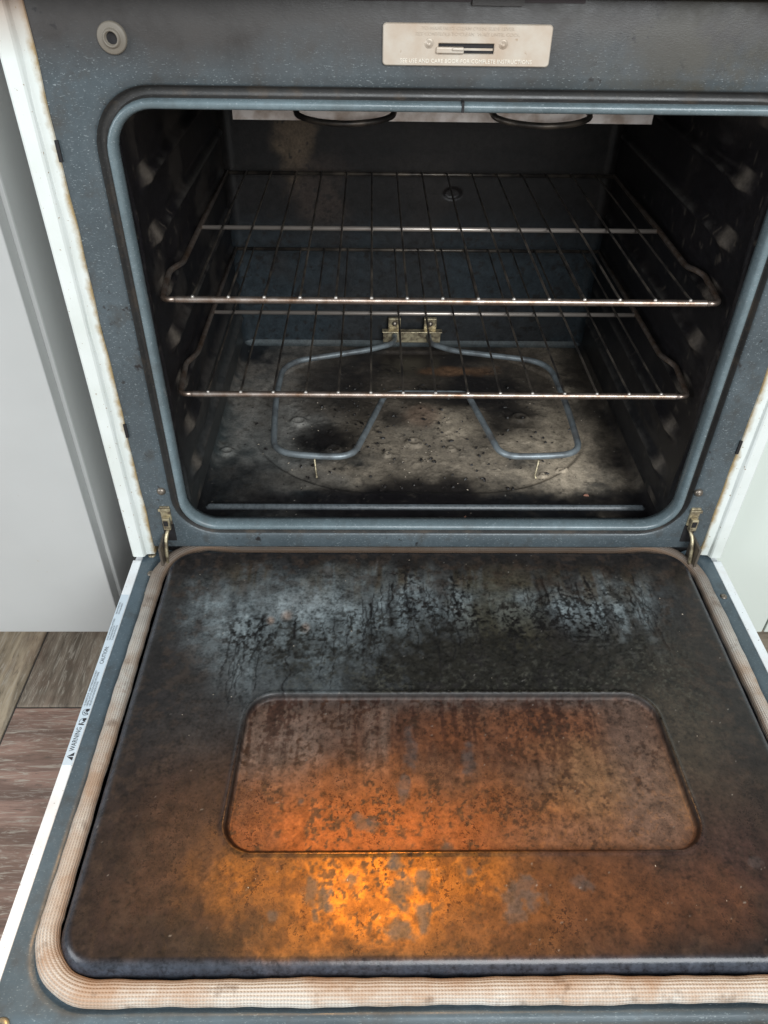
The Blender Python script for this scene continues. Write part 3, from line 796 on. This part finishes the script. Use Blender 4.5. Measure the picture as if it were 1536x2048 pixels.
def panel_cols(x, y):
    xx = (x-0.0097)/(1-(y-IY0)*0.17)+0.0097
    iv = sdrr(xx, y, IX0, IX1, IY0, IY1, IR)
    ins = 1-sm(-0.003, 0.001, iv)
    s = sdrr(x, y, PX0, PX1, PY0, PY1, PRR)
    n1 = fbm(x, y, 30, 5, 1); n2 = fbm(x, y, 110, 4, 2); n3 = fbm(x*2.4, y*0.5, 60, 4, 3); n4 = fbm(x, y, 280, 3, 4); nr = fbm(x*3.0, y*0.35, 26, 5, 23)
    film = np.zeros_like(x)
    c = np.ones(x.shape+(3,))*np.array((0.018, 0.0155, 0.015))
    c = mixc(c, sm(-0.26, -0.40, y+0.05*(n1-0.5)), (0.040, 0.020, 0.014))
    c = mixc(c, blob(x, y, 0.27, -0.25, 0.09, 0.13, .7), (0.045, 0.034, 0.023), 0.9)
    c = mixc(c, blob(x, y, 0.29, -0.43, 0.09, 0.07, .7), (0.036, 0.018, 0.015), 0.9)
    c = mixc(c, blob(x, y, -0.25, -0.385, 0.08, 0.06, .8), (0.060, 0.031, 0.018), 0.8)
    c = mixc(c, blob(x, y, -0.25, -0.20, 0.05, 0.08, .8), (0.036, 0.031, 0.028), 0.6)
    # scrubbed enamel toward the hinge, wiped in vertical passes; cool blue reflection painted in
    blu = (0.185, 0.215, 0.222)
    for (cx, cy, a, b_, k) in [(-0.165, -0.100, .115, .070, .95), (-0.060, -0.085, .06, .055, .75), (-0.005, -0.085, .08, .050, .8), (0.140, -0.080, .125, .048, .85), (0.215, -0.115, .06, .045, .6), (-0.135, -0.185, .085, .05, .55)]:
        c = mixc(c, blob(x, y, cx, cy, a, b_, 0.75, 0.24, 14, 31)*((0.55 if cx < -0.1 else 0.25)+(0.45 if cx < -0.1 else 0.75)*sm(0.40, 0.58, n1*0.3+nr*0.7)), blu, k)
    c = mixc(c, blob(x, y, -0.160, -0.100, .035, .022, .7), (0.27, 0.30, 0.305), 0.5)
    for (cx, cy, r) in ((-0.172, -0.118, .007), (-0.190, -0.125, .005), (-0.15, -0.135, .006)):
        c = mixc(c, blob(x, y, cx, cy, r, r*1.3, .6), (0.34, 0.23, 0.17), 0.6)
    # olive grease washed over it
    c = mixc(c, blob(x, y, 0.02, -0.045, .34, .036, .7, .5)*(0.3+0.7*sm(0.42, 0.58, nr)), (0.050, 0.036, 0.019), 0.88)
    c = mixc(c, blob(x, y, 0.075, -0.11, .045, .06, .6, .5), (0.055, 0.048, 0.028), 0.7)
    # dark speckled grime band
    g_ = blob(x, y, 0.065, -0.190, .235, .058, .6, .35, 18, 8)
    c = mixc(c, g_*(0.5+0.5*sm(0.36, 0.54, n2)), (0.014, 0.0125, 0.009), 0.97)
    c = mixc(c, g_*sm(0.60, 0.68, n4), (0.075, 0.072, 0.055), 0.6)
    c = mixc(c, blob(x, y, 0.06, -0.15, .30, .06, .6, .4, 18, 9)*sm(0.52, 0.62, n4*0.7+n2*0.3), (0.012, 0.011, 0.009), 0.85)
    c = mixc(c, sm(-0.040, -0.008, y+0.03*(nr-0.5)), (0.017, 0.013, 0.010), 0.96)
    ru = runs(x, y)
    c = mixc(c, ru, (0.008, 0.007, 0.007), 0.92)
    # near-black unwashed margins
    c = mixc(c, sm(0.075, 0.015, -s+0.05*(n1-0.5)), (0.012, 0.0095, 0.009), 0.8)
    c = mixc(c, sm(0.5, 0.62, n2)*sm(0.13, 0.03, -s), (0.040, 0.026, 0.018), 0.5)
    # recessed press
    ci = np.ones(x.shape+(3,))*np.array((0.115, 0.062, 0.040))
    ci = mixc(ci, blob(x, y, -0.14, -0.285, .10, .05, .7), (0.145, 0.100, 0.078), .95)
    ci = mixc(ci, blob(x, y, -0.01, -0.268, .12, .040, .7, .4)*sm(0.30, 0.6, nr), (0.080, 0.032, 0.017), .9)
    ci = mixc(ci, blob(x, y, 0.09, -0.275, .085, .040, .6, .4), (0.145, 0.050, 0.020), .75)
    ci = mixc(ci, blob(x, y, 0.155, -0.335, .07, .045, .7), (0.190, 0.105, 0.052), .85)
    ci = mixc(ci, blob(x, y, -0.055, -0.365, .13, .045, .8), (0.26, 0.085, 0.022), .85)
    ci = mixc(ci, blob(x, y, 0.14, -0.385, .09, .020, .6), (0.16, 0.078, 0.044), .8)
    ci = mixc(ci, sm(-0.250, -0.229, y), (0.070, 0.050, 0.042), .9)
    ci = mixc(ci, sm(0.49, 0.57, fbm(x*4.2, y*0.4, 40, 5, 29)*0.6+n4*0.4)*sm(-0.38, -0.24, y), (0.038, 0.014, 0.008), .8)
    ci = mixc(ci, blob(x, y, 0.188, -0.31, .025, .09, .6), (0.125, 0.078, 0.058), .75)
    c = c*(1-ins[..., None])+ci*ins[..., None]
    # amber grease in front of it
    am = blob(x, y, -0.060, -0.428, .115, .048, .75, .28, 14, 15)*(1-ins)
    c = mixc(c, am*(0.5+0.5*sm(0.36, 0.55, n2)), (0.40, 0.155, 0.020), .95)
    c = mixc(c, blob(x, y, 0.07, -0.440, .12, .035, .8)*(1-ins)*(1-am), (0.12, 0.045, 0.016), .8)
    hot = np.clip(am+ins, 0, 1)
    # pitted, flaking film: clustered dark grains and streaks
    cl = sm(0.40, 0.62, fbm(x*1.6, y, 34, 4, 91))
    c = mixc(c, hot*cl*sm(0.53, 0.61, n4*0.7+n2*0.3), (0.042, 0.019, 0.010), .85)
    c = mixc(c, hot*sm(-0.28, -0.36, y)*sm(0.62, 0.74, fbm(x, y, 330, 2, 92)), (0.30, 0.13, 0.04), .22)
    spm = np.zeros_like(x)
    for (cx, cy, a, b_) in [(0.052, -0.436, .015, .011), (0.046, -0.445, .010, .010), (0.058, -0.425, .006, .008), (0.105, -0.425, .009, .007), (-0.092, -0.421, .005, .006), (-0.125, -0.428, .006, .012), (-0.114, -0.441, .007, .010), (-0.120, -0.452, .004, .006),
                            (-0.050, -0.462, .011, .007), (-0.032, -0.450, .006, .012), (0.264, -0.408, .005, .004), (-0.004, -0.392, .006, .005), (-0.053, -0.410, .006, .010), (-0.077, -0.369, .009, .009), (-0.085, -0.362, .005, .007),
                            (-0.048, -0.432, 0.008, 0.015), (-0.030, -0.425, 0.005, 0.010), (0.012, -0.415, 0.004, 0.004), (-0.14, -0.345, 0.004, 0.004), (0.022, -0.300, 0.006, 0.016), (-0.155, -0.452, 0.005, 0.004), (-0.042, -0.330, 0.005, 0.020), (-0.035, -0.29, 0.006, 0.02)]:
        spm = np.maximum(spm, blob(x, y, cx, cy, a, b_, .42, .55, 130, 17))
    c = mixc(c, spm*(0.6+0.4*sm(0.4, 0.6, n2)), (0.055, 0.045, 0.043), .74)
    c = mixc(c, sm(0.91, 0.94, fbm(x*1.0, y*1.6, 240, 2, 90)), (0.26, 0.24, 0.21), .6)
    c = mixc(c, sm(-0.012, -0.004, s), (0.034, 0.042, 0.056), .9)  # rolled edge tinted blue: its cool highlight partly painted in
    c = mixc(c, np.exp(-((iv+0.0012)/0.0012)**2), (0.006, 0.005, 0.005), .9)
    # translucent varnish-like grease film gives a metallic amber sheen
    lo = sm(-0.27, -0.36, y)
    film = (am*0.65+ins*(0.16+0.42*sm(-0.29, -0.38, y)*sm(0.16, -0.02, x))+(1-am)*(1-ins)*0.22*lo)*(1-0.85*spm)*(1-0.6*hot*cl*sm(0.53, 0.61, n4*0.7+n2*0.3))*(1-sm(-0.015, -0.006, s))
    edge = 1-sm(0.007, 0.013, -s)
    gl = 0.31+0.07*(n1-0.5)+0.12*g_-0.02*hot+0.10*ins*sm(-0.34, -0.26, y)
    gl = gl*(1-edge)+0.11*edge
    ie = np.exp(-((iv-0.0022)/0.0022)**2); gl = gl*(1-ie)+0.10*ie
    gl = gl-0.08*ru
    return {'stain_light': c, 'gloss': gl, 'film': film}
grid('inner_panel', np.linspace(PX0, PX1, 560), np.linspace(PY0, PY1, 420), panel_h, M['panel'], door, panel_cols, label='grease-browned inner panel with recessed rounded rectangle')

# gasket
def gasket():
    path = []
    x0, x1, y0, y1 = -0.3396, 0.3396, -0.5040, 0.0170
    R0, R1 = 0.052, 0.050
    def arc(cx, cy, r, a0, a1, n=18): return [(cx+r*math.cos(math.radians(a0+(a1-a0)*k/n)), cy+r*math.sin(math.radians(a0+(a1-a0)*k/n))) for k in range(n+1)]
    def seg(p, q, n):
        return [(p[0]+(q[0]-p[0])*k/n, p[1]+(q[1]-p[1])*k/n) for k in range(1, n)]
    cs = [arc(x0+R0, y0+R0, R0, 180, 270), arc(x1-R0, y0+R0, R0, 270, 360), arc(x1-R1*1.3, y1-R1*1.3, R1*1.3, 0, 90), arc(x0+R1*1.3, y1-R1*1.3, R1*1.3, 90, 180)]
    for i in range(4):
        path += cs[i]; path += seg(cs[i][-1], cs[(i+1) % 4][0], 90)
    n = 28; P = [Vector((p[0], p[1], 0)) for p in path]; V = []; F = []; UV = []
    L = 0; Ls = [0]
    for i in range(1, len(P)+1):
        L += (P[i % len(P)]-P[i-1]).length; Ls.append(L)
    for i, p in enumerate(P):
        t = (P[(i+1) % len(P)]-P[i-1]).normalized(); a = Vector((t.y, -t.x, 0))
        k = 1+0.05*math.sin(Ls[i]*31)+0.03*math.sin(Ls[i]*83)+0.025*math.sin(Ls[i]*211)
        dz = -0.0080*max(0.0, min(1.0, (0.285-abs(p.x))/0.04)) if p.y > -0.02 else 0.0
        hw = 0.0084+0.0014*max(0.0, min(1.0, (-0.44-p.y)/0.05))
        for q in range(n):
            th = 2*math.pi*q/n
            V.append(p+a*math.cos(th)*hw*k+Vector((0, 0, DZ+0.0030+dz+math.sin(th)*0.0074*k)))
    m_ = len(P)
    for i in range(m_):
        for q in range(n):
            F.append((i*n+q, i*n+(q+1) % n, ((i+1) % m_)*n+(q+1) % n, ((i+1) % m_)*n+q))
            UV += [(Ls[i], q/n), (Ls[i], (q+1)/n), (Ls[i+1], (q+1)/n), (Ls[i+1], q/n)]
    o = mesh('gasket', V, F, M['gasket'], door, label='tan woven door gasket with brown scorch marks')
    uv = o.data.uv_layers.new(name='braid')
    uv.data.foreach_set('uv', [c for p in UV for c in p])
gasket()

# warning label on the left white edge
LB = MB().box(-0.3778, -0.3680, -0.302, -0.070, DZ-0.0002, DZ+0.0003).build('warning_label', M['label'], door, label='silver warning label along the left door edge')
LZ = DZ+0.0005
Rz = Matrix.Rotation(math.radians(90), 4, 'Z')
def on_label(x, y): return Matrix.Translation((x, y, LZ)) @ Rz
text_mesh('warning_text', 'WARNING', 0.0072, on_label(-0.3706, -0.2865), M['ink'], LB, 0, 'LEFT', 0.80)
text_mesh('caution_text', 'CAUTION:', 0.0062, on_label(-0.3712, -0.1765), M['ink'], LB, 0, 'LEFT', 0.85)
for i, t in enumerate(['• ALL RANGES CAN TIP  • INJURY TO PERSONS COULD RESULT', '• INSTALL ANTI-TIP DEVICES PACKED WITH RANGE', '• SEE INSTALLATION INSTRUCTIONS']):
    text_mesh('small_print', t, 0.0028, on_label(-0.3748+i*0.0028, -0.2330), M['ink'], LB, 0, 'LEFT', 0.60 if i == 0 else 0.70)
for i, t in enumerate(['DO NOT LEAVE CHILDREN UNATTENDED', 'NEAR RANGE WHEN IN USE', 'OR STAND ON OPEN DOOR']):
    text_mesh('small_print', t, 0.0026, on_label(-0.3748+i*0.0028, -0.1420), M['ink'], LB, 0, 'LEFT', 0.66)
for i, t in enumerate(['CLEAN ONLY THE PARTS LISTED', 'IN THE USE AND CARE BOOK']):
    text_mesh('small_print', t, 0.0026, on_label(-0.3748+i*0.0030, -0.1020), M['ink'], LB, 0, 'LEFT', 0.50)
def poly(P):
    ic.add([(x, y, LZ) for x, y in P], [tuple(range(len(P)))])
# warning triangle with a pale exclamation gap (two halves)
ty = -0.2925; ic = MB()
poly([(-0.3692, ty-0.0046), (-0.3692, ty-0.0006), (-0.3712, ty-0.0006), (-0.3745, ty-0.0003), (-0.3757, ty)])
poly([(-0.3692, ty+0.0046), (-0.3757, ty), (-0.3745, ty+0.0003), (-0.3712, ty+0.0006), (-0.3692, ty+0.0006)])
# tipping pictograms: black range block, swing arc, figure
ic.build('warning_triangle', M['ink'], LB)
for q, cy in enumerate((-0.2515, -0.2400)):
    ic = MB()
    poly([(-0.3727, cy+0.0012), (-0.3705, cy-0.0002), (-0.3686, cy+0.0022), (-0.3690, cy+0.0042), (-0.3722, cy+0.0038)])
    prev = None
    for k in range(0, 15):
        a = math.radians(70+k*(9 if q == 0 else 17)); r = 0.0040
        p0 = (-0.3719+r*math.cos(a)*0.9, cy-0.0002+r*math.sin(a)); r2 = r-0.0005
        p1 = (-0.3719+r2*math.cos(a)*0.9, cy-0.0002+r2*math.sin(a))
        if prev: poly([prev[0], p0, p1, prev[1]])
        prev = (p0, p1)
    if q == 0:
        poly([(-0.3753, cy-0.0040), (-0.3697, cy-0.0046), (-0.3692, cy-0.0034), (-0.3722, cy-0.0028), (-0.3752, cy-0.0022)])
        poly([(-0.3722, cy-0.0028), (-0.3690, cy-0.0004), (-0.3693, cy+0.0005), (-0.3728, cy-0.0018)])
    else:
        poly([(-0.3736, cy-0.0016), (-0.3722, cy-0.0002), (-0.3728, cy+0.0006), (-0.3742, cy-0.0008)])
        poly([(-0.3722, cy-0.0030), (-0.3700, cy-0.0012), (-0.3704, cy-0.0004), (-0.3726, cy-0.0020)])
        poly([(-0.3702, cy-0.0030), (-0.3690, cy-0.0034), (-0.3688, cy-0.0018), (-0.3698, cy-0.0014)])
    ic.build('tipping_pictogram', M['ink'], LB)

# screws and dents on the door rim
for (x, y, r) in ((-0.3455, -0.0665, .0050), (0.3590, -0.0720, .0042), (-0.3560, 0.0010, .0050), (-0.3335, 0.0035, .0040), (-0.3550, -0.5245, .0062), (-0.3500, -0.0330, .0046)):
    o = MB().lathe((x, y, DZ-0.0005), (0, 0, 1), [(r, 0), (r, 0.0010), (r*0.75, 0.0022), (r*0.35, 0.0024), (0, 0.0014)], 20).build('rim_screw', M['brass'] if r > .0049 else M['screw'], door, smooth=True)
MB().box(0.3395, 0.3455, -0.040, -0.012, DZ-0.0008, DZ+0.0006).build('hinge_slot', M['black'], door)
MB().box(-0.3440, -0.3385, -0.046, -0.024, DZ-0.0008, DZ+0.0006).build('hinge_slot', M['black'], door)

# ------------------------------------------------------------------ racks
def make_rack():
    root = empty('oven_rack')
    R = 0.2915; D = 0.4480; pitch = 2*R/15.6
    # local: origin on the front rail centre
    def part(name, mb, m_): return mb.build(name, m_, root, smooth=True)
    part('front_rail', MB().tube([(-R+0.012, 0, 0), (-0.15, 0, 0), (0.15, 0, 0), (R-0.012, 0, 0)], 0.0037, 12, cap=False), M['rail'])
    for s in (-1, 1):
        P = [(s*(R-0.012), 0, 0), (s*(R+0.002), 0, 0), (s*(R+0.0075), 0.066, 0.0035), (s*(R+0.0015), 0.080, 0.0040), (s*(R+0.0005), 0.105, -0.002), (s*R, 0.215, 0), (s*R, D, 0)]
        part('side_rail', MB().tube(fillet(P, [0.012, 0.006, 0.006, 0.010, 0.01], 6), 0.0032, 10), M['rail'])
    part('cross_bar', MB().tube([(-R, D*0.485, -0.0012), (R, D*0.485, -0.0012)], 0.0029, 10), M['bar'])
    part('rear_rail', MB().tube([(-R, D, -0.0008), (R, D, -0.0008)], 0.0028, 10), M['wire'])
    for k in range(15):
        x = (k-7)*pitch
        dx = 0.0
        w = MB()
        w.tube([(x, -0.0022, 0.0022), (x, 0.0008, 0.0042), (x, 0.010, 0.0036), (x, D*0.485, 0.0028), (x, D-0.004, 0.0026), (x, D+0.001, 0.001)], 0.00135, 7)
        part('wire', w, M['wire'])
        tip = MB().lathe((x, -0.0012, 0.0036), (0, -0.5, 1), [(0.0019, -0.0012), (0.0021, 0.0), (0.0014, 0.0014), (0, 0.0019)], 10)
        t = tip.build('wire_tip', M['tip'], root.children[-1], smooth=True)
    return root
def copy_tree(o, parent=None):
    c = o.copy(); col.objects.link(c)
    if parent: c.parent = parent
    for ch in list(o.children): copy_tree(ch, c)
    return c
rack1 = make_rack()
rack1['category'] = 'oven rack'; rack1['group'] = 'wire racks in the oven'
rack1['label'] = 'upper wire rack resting on the high side guides'
rack2 = copy_tree(rack1)
rack2['label'] = 'lower wire rack just above the heating element'
rack1.location = (0, 0.0357, 0.2762)
rack2.location = (-0.0005, 0.0418, 0.1586)

# ------------------------------------------------------------------ loose crumbs
def crumbs(name, label, spots, m_):
    mb = MB()
    for (x, y, z, s) in spots:
        n = random.choice([4, 5, 6]); a0 = random.random()*6.28; st = random.uniform(1, 2.4)
        an = random.random()*3.14
        base = []; 
        for k in range(n):
            a = a0+6.283*k/n; r = s*random.uniform(0.6, 1.1)
            px, py = r*math.cos(a)*st, r*math.sin(a)
            base.append((x+px*math.cos(an)-py*math.sin(an), y+px*math.sin(an)+py*math.cos(an), z))
        topp = [(p[0]*0.6+x*0.4, p[1]*0.6+y*0.4, z+s*random.uniform(0.5, 1.0)) for p in base]
        mb.add(base+topp, [tuple(range(n-1, -1, -1)), tuple(range(n, 2*n))]+[(k, (k+1) % n, n+(k+1) % n, n+k) for k in range(n)])
    o = mb.build(name, m_, kind='stuff'); o['label'] = label; o['category'] = 'crumbs'
rnd = random.Random(3)
M['char'] = mat('burnt_char', (0.018, 0.015, 0.014), 0.45)[0]
M['pale'] = mat('pale_crumb', (0.45, 0.38, 0.30), 0.8)[0]
M['redc'] = mat('reddish_crumb', (0.26, 0.12, 0.08), 0.8)[0]
sp = [(rnd.gauss(0.0, 0.13), rnd.uniform(0.11, 0.40), FLZ-0.0012, rnd.choice([.0009, .0012, .0018, .0026])) for _ in range(280)]
sp = [q for q in sp if abs(q[0]) < 0.27]
crumbs('burnt_crumbs', 'black charred crumbs scattered over the oven floor', sp, M['char'])
sp = [(rnd.uniform(-0.26, 0.26), rnd.uniform(0.05, 0.40), FLZ-0.0006, rnd.choice([.0005, .0007, .0010])) for _ in range(110)]
crumbs('pale_crumbs', 'tiny pale specks of ash on the oven floor', sp, M['pale'])
sp = [(rnd.uniform(-0.30, 0.30), rnd.uniform(-0.47, -0.02), PTOP-0.0002, rnd.choice([.0004, .0005, .0007])) for _ in range(90)]
sp = [q for q in sp if not (-0.22 < q[0] < 0.24 and -0.41 < q[1] < -0.21)]
crumbs('lint_specks', 'tiny pale lint specks on the open door panel', sp, M['pale'])
crumbs('red_crumbs', 'small reddish crumbs near the front of the oven floor', [(0.116, 0.040, FLZ, .0035), (0.222, 0.10, FLZ, .0025), (0.05, 0.052, FLZ, .0022)], M['redc'])
